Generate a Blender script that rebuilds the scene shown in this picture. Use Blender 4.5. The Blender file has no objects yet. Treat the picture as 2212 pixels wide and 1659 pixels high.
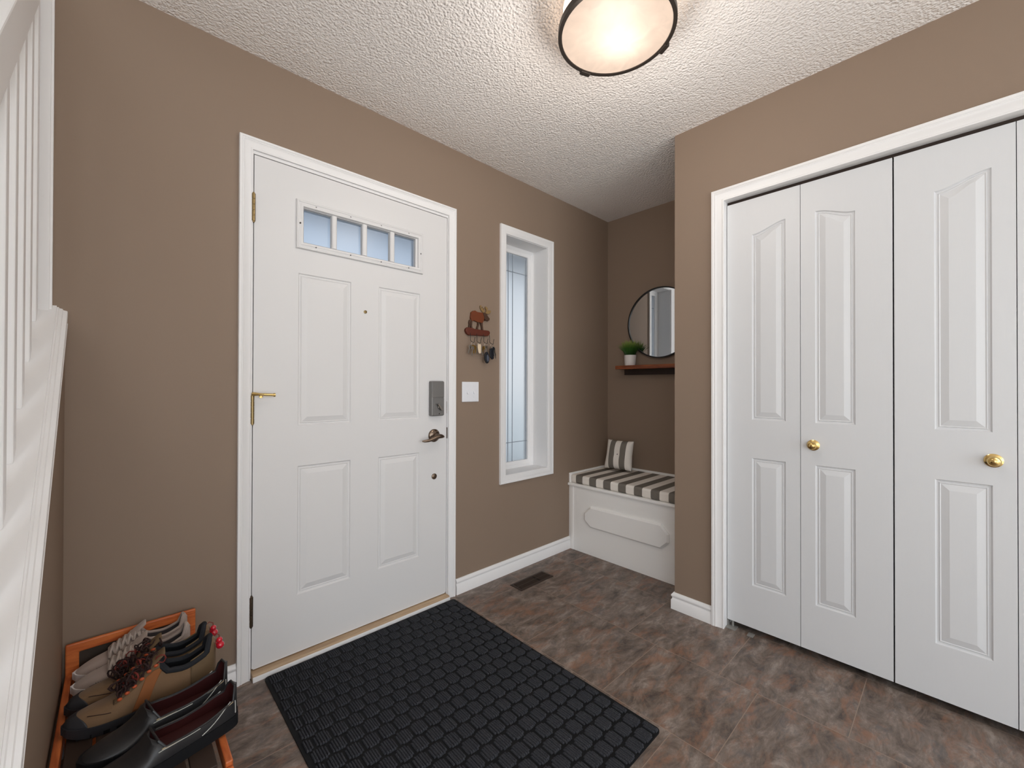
import bpy, bmesh, math, random
from mathutils import Vector, Matrix
from mathutils.geometry import tessellate_polygon
random.seed(7)
S = bpy.context.scene
COL = S.collection
PI = math.pi

# ------------------------------------------------------------------ camera
cam_d = bpy.data.cameras.new('camera'); cam = bpy.data.objects.new('camera', cam_d); COL.objects.link(cam)
PITCH, ROLL, YAW = 0.0057, 0.00246, 0.81481
fw = Vector((math.cos(YAW)*math.cos(PITCH), math.sin(YAW)*math.cos(PITCH), math.sin(PITCH)))
rt0 = Vector((math.sin(YAW), -math.cos(YAW), 0)); up0 = rt0.cross(fw)
rt = math.cos(ROLL)*rt0 + math.sin(ROLL)*up0; up = -math.sin(ROLL)*rt0 + math.cos(ROLL)*up0
M = Matrix((rt, up, -fw)).transposed().to_4x4(); M.translation = (0, 0, 1.14125)
cam.matrix_world = M
cam_d.sensor_fit = 'HORIZONTAL'; cam_d.sensor_width = 36.0; cam_d.lens = 36.0*906.3914/2212.0
cam_d.clip_start = 0.02; cam_d.clip_end = 200
S.camera = cam
# ------------------------------------------------------------------ view, world, lights
S.view_settings.view_transform = 'Standard'; S.view_settings.look = 'None'
S.view_settings.gamma = 1.0; S.view_settings.use_curve_mapping = False
S.view_settings.exposure = -0.22
try:
    S.cycles.use_denoising = True
    S.cycles.max_bounces = 12; S.cycles.diffuse_bounces = 6; S.cycles.transmission_bounces = 10
    S.cycles.sample_clamp_indirect = 6.0
except Exception: pass
W = bpy.data.worlds.new('sky'); S.world = W; W.use_nodes = True
nt = W.node_tree; nt.nodes.clear()
wo = nt.nodes.new('ShaderNodeOutputWorld'); bg = nt.nodes.new('ShaderNodeBackground')
tc = nt.nodes.new('ShaderNodeTexCoord'); sx = nt.nodes.new('ShaderNodeSeparateXYZ'); rp = nt.nodes.new('ShaderNodeValToRGB')
rp.color_ramp.elements[0].position = 0.0; rp.color_ramp.elements[0].color = (0.965, 0.98, 1.0, 1)
rp.color_ramp.elements[1].position = 0.7; rp.color_ramp.elements[1].color = (0.56, 0.73, 0.93, 1)
nt.links.new(tc.outputs['Generated'], sx.inputs[0]); nt.links.new(sx.outputs['Z'], rp.inputs[0])
nt.links.new(rp.outputs[0], bg.inputs['Color']); bg.inputs['Strength'].default_value = 1.12
nt.links.new(bg.outputs[0], wo.inputs[0])
def area(name, loc, target, sx_, sy_, power, col):
    d = bpy.data.lights.new(name, 'AREA'); d.shape = 'RECTANGLE'; d.size = sx_; d.size_y = sy_; d.energy = power; d.color = col
    o = bpy.data.objects.new(name, d); COL.objects.link(o); o.location = loc
    o.rotation_euler = (Vector(target)-Vector(loc)).to_track_quat('-Z', 'Y').to_euler()
    return o
# fill lights added behind the camera, shaped as daylight from two unseen windows
area('rear_fill', (0.35, -3.55, 1.35), (0.35, 0, 1.0), 3.0, 1.9, 62, (0.85, 0.93, 1.0))
area('side_fill', (-1.55, -1.75, 1.35), (0.5, -1.6, 1.0), 2.3, 1.8, 38, (0.85, 0.93, 1.0))

# sun added to brighten the ceiling: enters by the rear opening, bounces off the carpet
sun_d = bpy.data.lights.new('bounce_sun', 'SUN'); sun_d.energy = 20; sun_d.angle = .02; sun_d.color = (.95, .975, 1.0)
bounce_sun = bpy.data.objects.new('bounce_sun', sun_d); COL.objects.link(bounce_sun); bounce_sun.location = (0, -12, 12)
bounce_sun.rotation_euler = Vector((.12, .62, -.78)).to_track_quat('-Z', 'Y').to_euler()

# ------------------------------------------------------------------ materials
def lin(c): return tuple((v/12.92 if v <= .04045 else ((v+.055)/1.055)**2.4) for v in (x/255 for x in c))
def N(nt, t, **kw):
    n = nt.nodes.new(t)
    for k, v in kw.items():
        if k in n.inputs: n.inputs[k].default_value = v
        else: setattr(n, k, v)
    return n
def mat(name, rgb, rough=.5, metal=0., spec=.5, coat=0., sheen=0., trans=0., ior=1.45, emit=None, estr=0., bump=None):
    m = bpy.data.materials.new(name); m.use_nodes = True; t = m.node_tree; p = t.nodes['Principled BSDF']
    p.inputs['Base Color'].default_value = (*lin(rgb), 1); p.inputs['Roughness'].default_value = rough
    p.inputs['Metallic'].default_value = metal; p.inputs['Specular IOR Level'].default_value = spec
    p.inputs['Coat Weight'].default_value = coat; p.inputs['Sheen Weight'].default_value = sheen
    p.inputs['Transmission Weight'].default_value = trans; p.inputs['IOR'].default_value = ior
    if emit: p.inputs['Emission Color'].default_value = (*lin(emit), 1); p.inputs['Emission Strength'].default_value = estr
    if bump:   # (scale vec, noise scale, strength, distance)
        g = t.nodes.new('ShaderNodeNewGeometry'); mp = t.nodes.new('ShaderNodeMapping'); mp.inputs['Scale'].default_value = bump[0]
        nz = N(t, 'ShaderNodeTexNoise', Scale=bump[1], Detail=3.0); b = N(t, 'ShaderNodeBump', Strength=bump[2], Distance=bump[3])
        t.links.new(g.outputs['Position'], mp.inputs[0]); t.links.new(mp.outputs[0], nz.inputs['Vector'])
        t.links.new(nz.outputs[0], b.inputs['Height']); t.links.new(b.outputs[0], p.inputs['Normal'])
    return m
def ramp(t, stops):
    r = t.nodes.new('ShaderNodeValToRGB'); e = r.color_ramp.elements
    while len(e) < len(stops): e.new(.5)
    for k, (pos, c) in enumerate(stops): e[k].position = pos; e[k].color = (*lin(c), 1)
    return r
def wood(name, c1, c2, axis, sc=18, rough=.4):
    m = mat(name, c1, rough); t = m.node_tree; p = t.nodes['Principled BSDF']
    tc_ = t.nodes.new('ShaderNodeNewGeometry'); mp = t.nodes.new('ShaderNodeMapping')
    mp.inputs['Scale'].default_value = tuple(.12 if k == axis else 1. for k in range(3))
    nz = N(t, 'ShaderNodeTexNoise', Scale=sc*3, Detail=6.0, Distortion=.6); r = ramp(t, [(.35, c2), (.65, c1)])
    t.links.new(tc_.outputs['Position'], mp.inputs[0]); t.links.new(mp.outputs[0], nz.inputs['Vector'])
    t.links.new(nz.outputs[0], r.inputs[0]); t.links.new(r.outputs[0], p.inputs['Base Color'])
    return m
MAT = {}
MAT['wall'] = mat('taupe_paint', (142, 123, 107), .6, spec=.35, bump=((1, 1, 1), 160, .05, .002))
MAT['cream'] = mat('cream_paint', (214, 206, 196), .6, spec=.3)
MAT['white'] = mat('white_trim_paint', (237, 236, 236), .38, spec=.45)
MAT['door'] = mat('white_door_paint', (224, 223, 223), .42, spec=.45)
MAT['closet'] = mat('white_grained_door', (215, 216, 218), .42, spec=.45, bump=((1, 1, .06), 190, .22, .0015))
MAT['black'] = mat('black_metal', (24, 23, 22), .4)
MAT['dark'] = mat('dark_gap', (20, 17, 15), .8)
MAT['nickel'] = mat('satin_nickel', (150, 143, 136), .3, metal=1)
MAT['zinc'] = mat('dull_zinc', (150, 148, 144), .5, metal=.2)
MAT['bronze'] = mat('aged_nickel', (128, 112, 98), .28, metal=1)
MAT['lockgrey'] = mat('grey_lock_housing', (128, 126, 124), .45, metal=.6)
MAT['brass'] = mat('polished_brass', (222, 192, 128), .18, metal=1)
MAT['hinge'] = mat('antique_brass', (150, 130, 92), .35, metal=1)
MAT['hingedark'] = mat('tarnished_brass', (112, 98, 84), .4, metal=1)
MAT['plate'] = mat('white_plastic', (232, 233, 238), .3)
MAT['glass'] = mat('frosted_glass', (246, 249, 251), .32, trans=1., ior=1.45)
MAT['pane'] = mat('tinted_frosted_pane', (214, 226, 240), .32, trans=1., ior=1.45)
MAT['benchwhite'] = mat('lightened_bench_white', (248, 247, 245), .36)  # trim white raised to make up for weak light in the alcove
MAT['came_line'] = mat('grey_came_line', (158, 166, 176), .4, metal=.0)
MAT['mirror'] = mat('mirror_glass', (225, 228, 230), .02, metal=1)
MAT['tan'] = wood('tan_sill_wood', (196, 170, 138), (170, 142, 112), 0, 10)
MAT['shelf'] = wood('reddish_shelf_wood', (150, 84, 48), (112, 58, 34), 1, 22)
MAT['shelfdark'] = mat('dark_shelf_bracket', (52, 38, 30), .6)
MAT['rackwood'] = wood('orange_rack_wood', (222, 126, 66), (184, 90, 44), 0, 20)
MAT['rackwood_y'] = wood('orange_rack_wood_rail', (214, 122, 68), (176, 88, 46), 1, 20)
MAT['slate'] = mat('dark_slate_panel', (58, 48, 40), .6)
MAT['pot'] = mat('white_ceramic', (226, 220, 216), .35)
MAT['soil'] = mat('dark_soil', (48, 40, 32), .9)
MAT['rubber'] = mat('black_rubber', (16, 17, 20), .7, spec=.3)
def mk_grass():
    m = mat('green_blades', (86, 130, 44), .5); t = m.node_tree; p = t.nodes['Principled BSDF']
    g = t.nodes.new('ShaderNodeNewGeometry'); s = t.nodes.new('ShaderNodeSeparateXYZ')
    mr = N(t, 'ShaderNodeMapRange'); mr.inputs['From Min'].default_value = 1.37; mr.inputs['From Max'].default_value = 1.475
    r = ramp(t, [(0, (30, 62, 22)), (.5, (62, 108, 34)), (1, (150, 168, 78))])
    t.links.new(g.outputs['Position'], s.inputs[0]); t.links.new(s.outputs['Z'], mr.inputs['Value']); t.links.new(mr.outputs[0], r.inputs[0]); t.links.new(r.outputs[0], p.inputs['Base Color'])
    return m
MAT['grass'] = mk_grass()
def mk_ceiling():
    m = mat('stippled_ceiling', (250, 246, 243), .9, spec=.1); t = m.node_tree; p = t.nodes['Principled BSDF']
    g = t.nodes.new('ShaderNodeNewGeometry')
    a = N(t, 'ShaderNodeTexNoise', Scale=100., Detail=2.5, Roughness=.55); v = N(t, 'ShaderNodeTexVoronoi', Scale=120.); v.feature = 'SMOOTH_F1'
    mx = t.nodes.new('ShaderNodeMath'); mx.operation = 'SUBTRACT'
    b = N(t, 'ShaderNodeBump', Strength=.75, Distance=.007)
    t.links.new(g.outputs['Position'], a.inputs['Vector']); t.links.new(g.outputs['Position'], v.inputs['Vector'])
    t.links.new(a.outputs[0], mx.inputs[0]); t.links.new(v.outputs['Distance'], mx.inputs[1])
    t.links.new(mx.outputs[0], b.inputs['Height']); t.links.new(b.outputs[0], p.inputs['Normal'])
    return m
MAT['ceiling'] = mk_ceiling()
def mk_floor():
    m = mat('slate_look_tile', (90, 72, 60), .42, spec=.4); t = m.node_tree; p = t.nodes['Principled BSDF']
    g = t.nodes.new('ShaderNodeNewGeometry'); s = t.nodes.new('ShaderNodeSeparateXYZ'); c = t.nodes.new('ShaderNodeCombineXYZ')
    ax = N(t, 'ShaderNodeMath'); ax.operation = 'ADD'; ax.inputs[1].default_value = -.245+8.1
    ay = N(t, 'ShaderNodeMath'); ay.operation = 'ADD'; ay.inputs[1].default_value = -1.337+8.1
    L = t.links.new
    L(g.outputs['Position'], s.inputs[0]); L(s.outputs['Y'], ax.inputs[0]); L(s.outputs['X'], ay.inputs[0]); L(ax.outputs[0], c.inputs[0]); L(ay.outputs[0], c.inputs[1])
    br = t.nodes.new('ShaderNodeTexBrick'); br.offset = .34; br.offset_frequency = 2; br.squash = 1
    for k, v in (('Scale', 1.), ('Mortar Size', .0013), ('Mortar Smooth', .3), ('Brick Width', .405), ('Row Height', .405), ('Bias', 0.)): br.inputs[k].default_value = v
    br.inputs['Color1'].default_value = (.0, .0, .0, 1); br.inputs['Color2'].default_value = (1, 1, 1, 1); br.inputs['Mortar'].default_value = (.5, .5, .5, 1)
    L(c.outputs[0], br.inputs['Vector'])
    # every tile samples its own patch of stone
    sh = N(t, 'ShaderNodeVectorMath'); sh.operation = 'MULTIPLY_ADD'; sh.inputs[1].default_value = (3.7, 5.3, 2.1)
    L(br.outputs['Color'], sh.inputs[0]); L(g.outputs['Position'], sh.inputs[2])
    mp = t.nodes.new('ShaderNodeMapping'); mp.inputs['Rotation'].default_value = (0, 0, .55); mp.inputs['Scale'].default_value = (1, 2.1, 1); L(sh.outputs[0], mp.inputs[0])
    n1 = N(t, 'ShaderNodeTexNoise', Scale=8., Detail=14., Roughness=.74, Distortion=.5); L(mp.outputs[0], n1.inputs['Vector'])
    n2 = N(t, 'ShaderNodeTexNoise', Scale=5.5, Detail=14., Roughness=.74, Distortion=.6); L(mp.outputs[0], n2.inputs['Vector'])
    n3 = N(t, 'ShaderNodeTexNoise', Scale=13., Detail=12., Roughness=.76, Distortion=.9); L(mp.outputs[0], n3.inputs['Vector'])
    r1 = ramp(t, [(.33, (66, 58, 54)), (.45, (106, 93, 84)), (.54, (126, 113, 104)), (.66, (158, 146, 137))]); L(n1.outputs[0], r1.inputs[0])
    r2 = ramp(t, [(.50, (0, 0, 0)), (.62, (255, 255, 255))]); L(n2.outputs[0], r2.inputs[0])
    mx = t.nodes.new('ShaderNodeMix'); mx.data_type = 'RGBA'; mx.inputs['B'].default_value = (*lin((142, 96, 72)), 1) if False else (0, 0, 0, 1)
    mx.inputs[7].default_value = (*lin((146, 104, 80)), 1); L(r1.outputs[0], mx.inputs[6])
    f1 = N(t, 'ShaderNodeMath'); f1.operation = 'MULTIPLY'; f1.inputs[1].default_value = .62; L(r2.outputs[0], f1.inputs[0]); L(f1.outputs[0], mx.inputs[0])
    r3 = ramp(t, [(.52, (0, 0, 0)), (.64, (255, 255, 255))]); L(n3.outputs[0], r3.inputs[0])
    mx2 = t.nodes.new('ShaderNodeMix'); mx2.data_type = 'RGBA'; mx2.inputs[7].default_value = (*lin((88, 86, 88)), 1); L(mx.outputs[2], mx2.inputs[6])
    f2 = N(t, 'ShaderNodeMath'); f2.operation = 'MULTIPLY'; f2.inputs[1].default_value = .6; L(r3.outputs[0], f2.inputs[0]); L(f2.outputs[0], mx2.inputs[0])
    mx3 = t.nodes.new('ShaderNodeMix'); mx3.data_type = 'RGBA'; mx3.inputs[7].default_value = (*lin((156, 136, 120)), 1); L(mx2.outputs[2], mx3.inputs[6])
    f3 = N(t, 'ShaderNodeMath'); f3.operation = 'MULTIPLY'; f3.inputs[1].default_value = .85; L(br.outputs['Fac'], f3.inputs[0]); L(f3.outputs[0], mx3.inputs[0])
    L(mx3.outputs[2], p.inputs['Base Color'])
    b = N(t, 'ShaderNodeBump', Strength=.25, Distance=.003); L(n1.outputs[0], b.inputs['Height']); L(b.outputs[0], p.inputs['Normal'])
    return m
MAT['floor'] = mk_floor()
def mk_mat():
    m = mat('charcoal_pile', (50, 51, 54), .95, spec=.1); t = m.node_tree; p = t.nodes['Principled BSDF']
    g = t.nodes.new('ShaderNodeNewGeometry'); n = N(t, 'ShaderNodeTexNoise', Scale=900., Detail=2.); r = ramp(t, [(.3, (26, 27, 31)), (.6, (66, 67, 72)), (.8, (132, 132, 136))])
    t.links.new(g.outputs['Position'], n.inputs['Vector']); t.links.new(n.outputs[0], r.inputs[0]); t.links.new(r.outputs[0], p.inputs['Base Color'])
    return m
MAT['pile'] = mk_mat()
def mk_stripe(name, axis, origin, pitch, flip=0):
    """cream and grey woven stripes, a stripe 'pitch' wide, across a local axis"""
    m = mat(name, (226, 218, 206), .9, spec=.15); t = m.node_tree; p = t.nodes['Principled BSDF']; L = t.links.new
    g = t.nodes.new('ShaderNodeTexCoord'); s = t.nodes.new('ShaderNodeSeparateXYZ'); L(g.outputs['Object'], s.inputs[0])
    a = N(t, 'ShaderNodeMath'); a.operation = 'SUBTRACT'; a.inputs[1].default_value = origin; L(s.outputs[axis], a.inputs[0])
    d = N(t, 'ShaderNodeMath'); d.operation = 'DIVIDE'; d.inputs[1].default_value = 2*pitch; L(a.outputs[0], d.inputs[0])
    f = N(t, 'ShaderNodeMath'); f.operation = 'FRACT'; L(d.outputs[0], f.inputs[0])
    c = N(t, 'ShaderNodeMath'); c.operation = 'LESS_THAN' if flip else 'GREATER_THAN'; c.inputs[1].default_value = .5; L(f.outputs[0], c.inputs[0])
    mx = t.nodes.new('ShaderNodeMix'); mx.data_type = 'RGBA'; L(c.outputs[0], mx.inputs[0])
    mx.inputs[6].default_value = (*lin((240, 234, 226)), 1); mx.inputs[7].default_value = (*lin((122, 116, 108)), 1); L(mx.outputs[2], p.inputs['Base Color'])
    n = N(t, 'ShaderNodeTexNoise', Scale=300., Detail=2.); b = N(t, 'ShaderNodeBump', Strength=.25, Distance=.001); L(g.outputs['Object'], n.inputs['Vector']); L(n.outputs[0], b.inputs['Height']); L(b.outputs[0], p.inputs['Normal'])
    return m

# ------------------------------------------------------------------ mesh helpers
def wloc(o):
    v = Vector(o.location)
    while o.parent: o = o.parent; v = v + Vector(o.location)
    return v
class MB:
    def __init__(s): s.v = []; s.f = []; s.m = []
    def add(s, vs, fs, mi=0):
        o = len(s.v); s.v += [tuple(x) for x in vs]; s.f += [[i+o for i in q] for q in fs]; s.m += [mi]*len(fs); return s
    def box(s, x0, x1, y0, y1, z0, z1, mi=0):
        return s.add([(x0,y0,z0),(x1,y0,z0),(x1,y1,z0),(x0,y1,z0),(x0,y0,z1),(x1,y0,z1),(x1,y1,z1),(x0,y1,z1)],
                     [(0,3,2,1),(4,5,6,7),(0,1,5,4),(1,2,6,5),(2,3,7,6),(3,0,4,7)], mi)
    def prism(s, poly, axis, a, b, mi=0):
        n = len(poly)
        def P(q, t): return {'x': (t, q[0], q[1]), 'y': (q[0], t, q[1]), 'z': (q[0], q[1], t)}[axis]
        vs = [P(q, a) for q in poly] + [P(q, b) for q in poly]
        return s.add(vs, [list(range(n)), list(range(2*n-1, n-1, -1))] + [(i, (i+1) % n, n+(i+1) % n, n+i) for i in range(n)], mi)
    def tube(s, path, r, n=8, closed=False, mi=0, cap=True):
        path = [Vector(p) for p in path]; k = len(path); rs = r if isinstance(r, (list, tuple)) else [r]*k; vs = []; ref = None
        for i, p in enumerate(path):
            a = path[(i-1) % k] if (closed or i) else p; b = path[(i+1) % k] if (closed or i < k-1) else p
            d = (b-a).normalized() if (b-a).length > 1e-9 else Vector((0, 0, 1))
            if ref is None: ref = Vector((0, 0, 1)) if abs(d.z) < .9 else Vector((1, 0, 0))
            u = (ref - d*ref.dot(d)); u = u.normalized() if u.length > 1e-6 else d.orthogonal().normalized(); w = d.cross(u); ref = u
            vs += [p + rs[i]*(math.cos(2*PI*j/n)*u + math.sin(2*PI*j/n)*w) for j in range(n)]
        fs = [(i*n+j, i*n+(j+1) % n, ((i+1) % k)*n+(j+1) % n, ((i+1) % k)*n+j) for i in range(k if closed else k-1) for j in range(n)]
        if not closed and cap: fs += [list(range(n))[::-1], [(k-1)*n+j for j in range(n)]]
        return s.add(vs, fs, mi)
    def cyl(s, p0, p1, r, n=24, r1=None, mi=0): return s.tube([p0, p1], [r, r if r1 is None else r1], n, mi=mi)
    def lathe(s, prof, o, axis='z', n=32, mi=0, sgn=1):
        o = Vector(o); vs = []
        for r, h in prof:
            for j in range(n):
                a = 2*PI*j/n; c, d = r*math.cos(a), r*math.sin(a); h_ = h*sgn
                vs.append(o + Vector({'z': (c, d, h_), 'x': (h_, c, d), 'y': (c, h_, d)}[axis]))
        k = len(prof); fs = [(i*n+j, i*n+(j+1) % n, (i+1)*n+(j+1) % n, (i+1)*n+j) for i in range(k-1) for j in range(n)]
        if prof[0][0] > 1e-6: fs.append(list(range(n)))
        if prof[-1][0] > 1e-6: fs.append([(k-1)*n+j for j in range(n)])
        return s.add(vs, fs, mi)
    def ball(s, c, r, n=14, m=9, sc=(1, 1, 1), mi=0):
        c = Vector(c); vs = []
        for i in range(m+1):
            t = PI*i/m
            for j in range(n): a = 2*PI*j/n; vs.append(c+Vector((sc[0]*r*math.sin(t)*math.cos(a), sc[1]*r*math.sin(t)*math.sin(a), sc[2]*r*math.cos(t))))
        return s.add(vs, [(i*n+j, i*n+(j+1) % n, (i+1)*n+(j+1) % n, (i+1)*n+j) for i in range(m) for j in range(n)], mi)
    def grid(s, rows, mi=0, keep=None):
        nr, nc = len(rows), len(rows[0])
        return s.add([p for r in rows for p in r], [(i*nc+j, i*nc+j+1, (i+1)*nc+j+1, (i+1)*nc+j) for i in range(nr-1) for j in range(nc-1) if keep is None or keep(i, j)], mi)
    def build(s, name, mats, parent=None, bevel=0, smooth=None, solid=0, subsurf=0, segs=2, local=False):
        me = bpy.data.meshes.new(name); off = wloc(parent) if (parent and not local) else Vector((0, 0, 0))
        me.from_pydata([Vector(v)-off for v in s.v], [], s.f)
        mats = mats if isinstance(mats, (list, tuple)) else [mats]
        for m in mats: me.materials.append(MAT[m] if isinstance(m, str) else m)
        me.polygons.foreach_set('material_index', s.m)
        bm = bmesh.new(); bm.from_mesh(me); bmesh.ops.remove_doubles(bm, verts=bm.verts, dist=1e-6); bmesh.ops.dissolve_degenerate(bm, dist=1e-7, edges=bm.edges); bmesh.ops.recalc_face_normals(bm, faces=bm.faces)
        bm.to_mesh(me); bm.free()
        o = bpy.data.objects.new(name, me); COL.objects.link(o)
        if parent: o.parent = parent
        if solid:
            md = o.modifiers.new('solid', 'SOLIDIFY'); md.thickness = solid; md.offset = -1
            if len(mats) > 1: md.material_offset = 1; md.material_offset_rim = 0
        if bevel:
            md = o.modifiers.new('bevel', 'BEVEL'); md.width = bevel; md.segments = segs; md.limit_method = 'ANGLE'; md.angle_limit = .6
        if subsurf: md = o.modifiers.new('sub', 'SUBSURF'); md.levels = subsurf; md.render_levels = subsurf
        if smooth is None: smooth = bool(subsurf)
        if smooth:
            me.polygons.foreach_set('use_smooth', [True]*len(me.polygons))
            if not subsurf:
                try: me.set_sharp_from_angle(angle=.7)
                except Exception: pass
        return o
def tag(o, label, cat, group=None, kind=None):
    o['label'] = label; o['category'] = cat
    if group: o['group'] = group
    if kind: o['kind'] = kind
    return o
def root(name, loc, label, cat, group=None, kind=None):
    o = bpy.data.objects.new(name, None); COL.objects.link(o); o.location = loc; o.empty_display_size = .05
    return tag(o, label, cat, group, kind)
def bx(x0, x1, y0, y1, z0, z1): return MB().box(x0, x1, y0, y1, z0, z1)
def lerp(t, pts):
    for (a, p), (b, q) in zip(pts, pts[1:]):
        if t <= b: k = (t-a)/(b-a); return p+(q-p)*k
    return pts[-1][1]
def slerp(t, pts):
    """smooth (Catmull-Rom) interpolation"""
    n = len(pts)
    for i in range(n-1):
        if t <= pts[i+1][0] or i == n-2:
            k = min(1, max(0, (t-pts[i][0])/(pts[i+1][0]-pts[i][0]))); p1, p2 = pts[i][1], pts[i+1][1]
            h = pts[i+1][0]-pts[i][0]
            m1 = 0 if i == 0 else (p2-pts[i-1][1])/(pts[i+1][0]-pts[i-1][0])*h
            m2 = 0 if i == n-2 else (pts[i+2][1]-p1)/(pts[i+2][0]-pts[i][0])*h
            return (2*k**3-3*k*k+1)*p1+(k**3-2*k*k+k)*m1+(-2*k**3+3*k*k)*p2+(k**3-k*k)*m2

DA, DC, DB, DBE, HC = 1.889, 2.098, 2.818, 2.339, 2.44   # front wall, closet wall, alcove wall, bench front, ceiling
XL = -.116                                               # face of the stair knee wall
ST = dict(kind='structure')

# ------------------------------------------------------------------ room shell
tag(bx(-1.8, 3.1, -3.9, DA+.25, -.12, 0).build('floor', 'floor'), 'slate look brown and rust tiles laid across the entry floor', 'floor', **ST)
tag(bx(-1.8, 3.1, -3.9, DA+.25, HC, HC+.12).build('ceiling', 'ceiling'), 'white stippled ceiling above the entry', 'ceiling', **ST)
DX0, DX1, DZ = .3785, 1.3075, 2.0675                     # rough door opening
WX0, WX1, WZ0, WZ1 = 1.722, 2.113, .590, 2.080           # rough sidelight opening
f = MB(); y0, y1 = DA, DA+.2
f.box(-.2, DX0, y0, y1, 0, HC); f.box(DX0, DX1, y0, y1, DZ, HC); f.box(DX1, WX0, y0, y1, 0, HC)
f.box(WX0, WX1, y0, y1, 0, WZ0); f.box(WX0, WX1, y0, y1, WZ1, HC); f.box(WX1, DB+.12, y0, y1, 0, HC)
tag(f.build('wall_front', 'wall'), 'taupe painted front wall holding the entry door and narrow window', 'wall', **ST)
tag(bx(-1.7, -.2, DA, DA+.2, 0, HC).build('wall_stairwell', 'cream'), 'cream wall at the top of the stairs behind the balusters', 'wall', **ST)
tag(bx(-1.8, -1.7, -.6, DA+.2, 0, HC).build('wall_stairside', 'cream'), 'cream side wall of the staircase seen between balusters', 'wall', **ST)
tag(bx(DB, DB+.12, .88, DA, 0, HC).build('wall_alcove', 'wall'), 'dark taupe alcove wall behind the round mirror', 'wall', **ST)
tag(bx(DC, DB, .88, 1.0, 0, HC).build('wall_return', 'wall'), 'taupe return wall at the end of the closet hiding the bench', 'wall', **ST)
CY0, CY1, CZ = -.448, .7635, 2.033                       # closet opening
f = MB(); f.box(DC, DC+.12, CY1, .88, 0, HC); f.box(DC, DC+.12, CY0, CY1, CZ, HC); f.box(DC, DC+.12, -3.9, CY0, 0, HC)
tag(f.build('wall_closet', 'wall'), 'lighter taupe wall framing the white closet doors', 'wall', **ST)
f = MB(); f.box(DC+.62, DC+.72, CY0-.2, .88, 0, HC); f.box(DC+.12, DC+.62, CY0-.2, CY0-.1, 0, HC)
tag(f.build('wall_closet_interior', 'cream'), 'inside of the closet behind the folding doors', 'wall', **ST)
tag(bx(-1.59, DC-.02, -3.59, -.75, .0005, .012).build('bounce_carpet', mat('pale_bounce_carpet', (206, 198, 186), .95)), 'pale carpet added behind the viewer to bounce light up', 'carpet', **ST)  # unseen carpet, added pale so it throws light up to the ceiling
# hall behind the camera: rear and side walls with window openings added to let light in
f = MB(); f.box(-1.8, -1.2, -3.75, -3.6, 0, HC); f.box(1.9, 2.098, -3.75, -3.6, 0, HC); f.box(-1.2, 1.9, -3.75, -3.6, 0, .35); f.box(-1.2, 1.9, -3.75, -3.6, 2.3, HC)
tag(f.build('wall_rear', 'cream'), 'hall wall behind the viewer with a wide opening added for light', 'wall', **ST)
f = MB(); f.box(-1.75, -1.6, -3.6, -2.95, 0, HC); f.box(-1.75, -1.6, -.55, -.45, 0, HC); f.box(-1.75, -1.6, -2.95, -.55, 0, .4); f.box(-1.75, -1.6, -2.95, -.55, 2.3, HC)
tag(f.build('wall_hallside', 'cream'), 'hall wall left of the viewer with an opening added for light', 'wall', **ST)
# outdoors
tag(bx(-30, 30, DA+.25, 60, -.3, -.14).build('ground_outside', mat('pale_concrete', (92, 96, 98), .9)), 'pale ground outside the frosted window', 'ground', **ST)
tag(bx(-1.5, 4.5, DA+.3, DA+1.7, 2.5, 2.62).build('porch_roof', mat('porch_soffit', (120, 130, 142), .8)), 'porch roof outside over the entry door', 'roof', **ST)

# ------------------------------------------------------------------ casing / baseboard profiles
def casing_poly(w, t=.016):     # (across, out) : inner edge thin, outer edge thick, one bead
    return [(0, 0), (0, t*.55), (w*.08, t*.62), (w*.14, t*.50), (w*.55, t*.72), (w*.66, t*.95), (w*.74, t*.80), (w*.80, t), (w*.97, t), (w, t*.85), (w, 0)]
def base_poly(h=.084, t=.014):  # (out, up)
    return [(0, 0), (t, 0), (t, h*.56), (t*.72, h*.62), (t*.62, h*.70), (t*.95, h*.80), (t*.95, h*.86), (t*.55, h*.95), (t*.35, h), (0, h)]
def run(mb, prof, P, miters):
    """sweep profile through frames; P(k, a, o) -> point for corner k"""
    n = len(prof); vs = [P(k, a, o) for k in range(miters) for a, o in prof]
    fs = [(k*n+i, k*n+(i+1) % n, (k+1)*n+(i+1) % n, (k+1)*n+i) for k in range(miters-1) for i in range(n)] + [list(range(n)), [(miters-1)*n+i for i in range(n)]]
    return mb.add(vs, fs)
def base_x(x0, x1, name, label):   # along the front wall
    m = MB(); run(m, base_poly(), lambda k, o, z: ((x0, x1)[k], DA-o, z), 2)
    return tag(m.build(name, 'white', smooth=True), label, 'baseboard', **ST)
base_x(1.3575, DBE, 'baseboard_front', 'white baseboard from the entry door to the storage bench')
base_x(XL, .3365, 'baseboard_front_left', 'short white baseboard left of the entry door behind the shoes')
m = MB(); bp = base_poly()
pts = [lambda o: (DC-o, .8125), lambda o: (DC-o, 1.0+o), lambda o: (DBE-.003, 1.0+o)]
run(m, bp, lambda k, o, z: (*pts[k](o), z), 3)
tag(m.build('baseboard_closet', 'white', smooth=True), 'short white baseboard wrapping the closet wall corner', 'baseboard', **ST)
m = MB(); run(m, bp, lambda k, o, z: (DC-o, (-3.6, CY0-.06)[k], z), 2)
tag(m.build('baseboard_closet_far', 'white', smooth=True), 'white baseboard right of the closet doors outside the view', 'baseboard', **ST)

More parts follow.
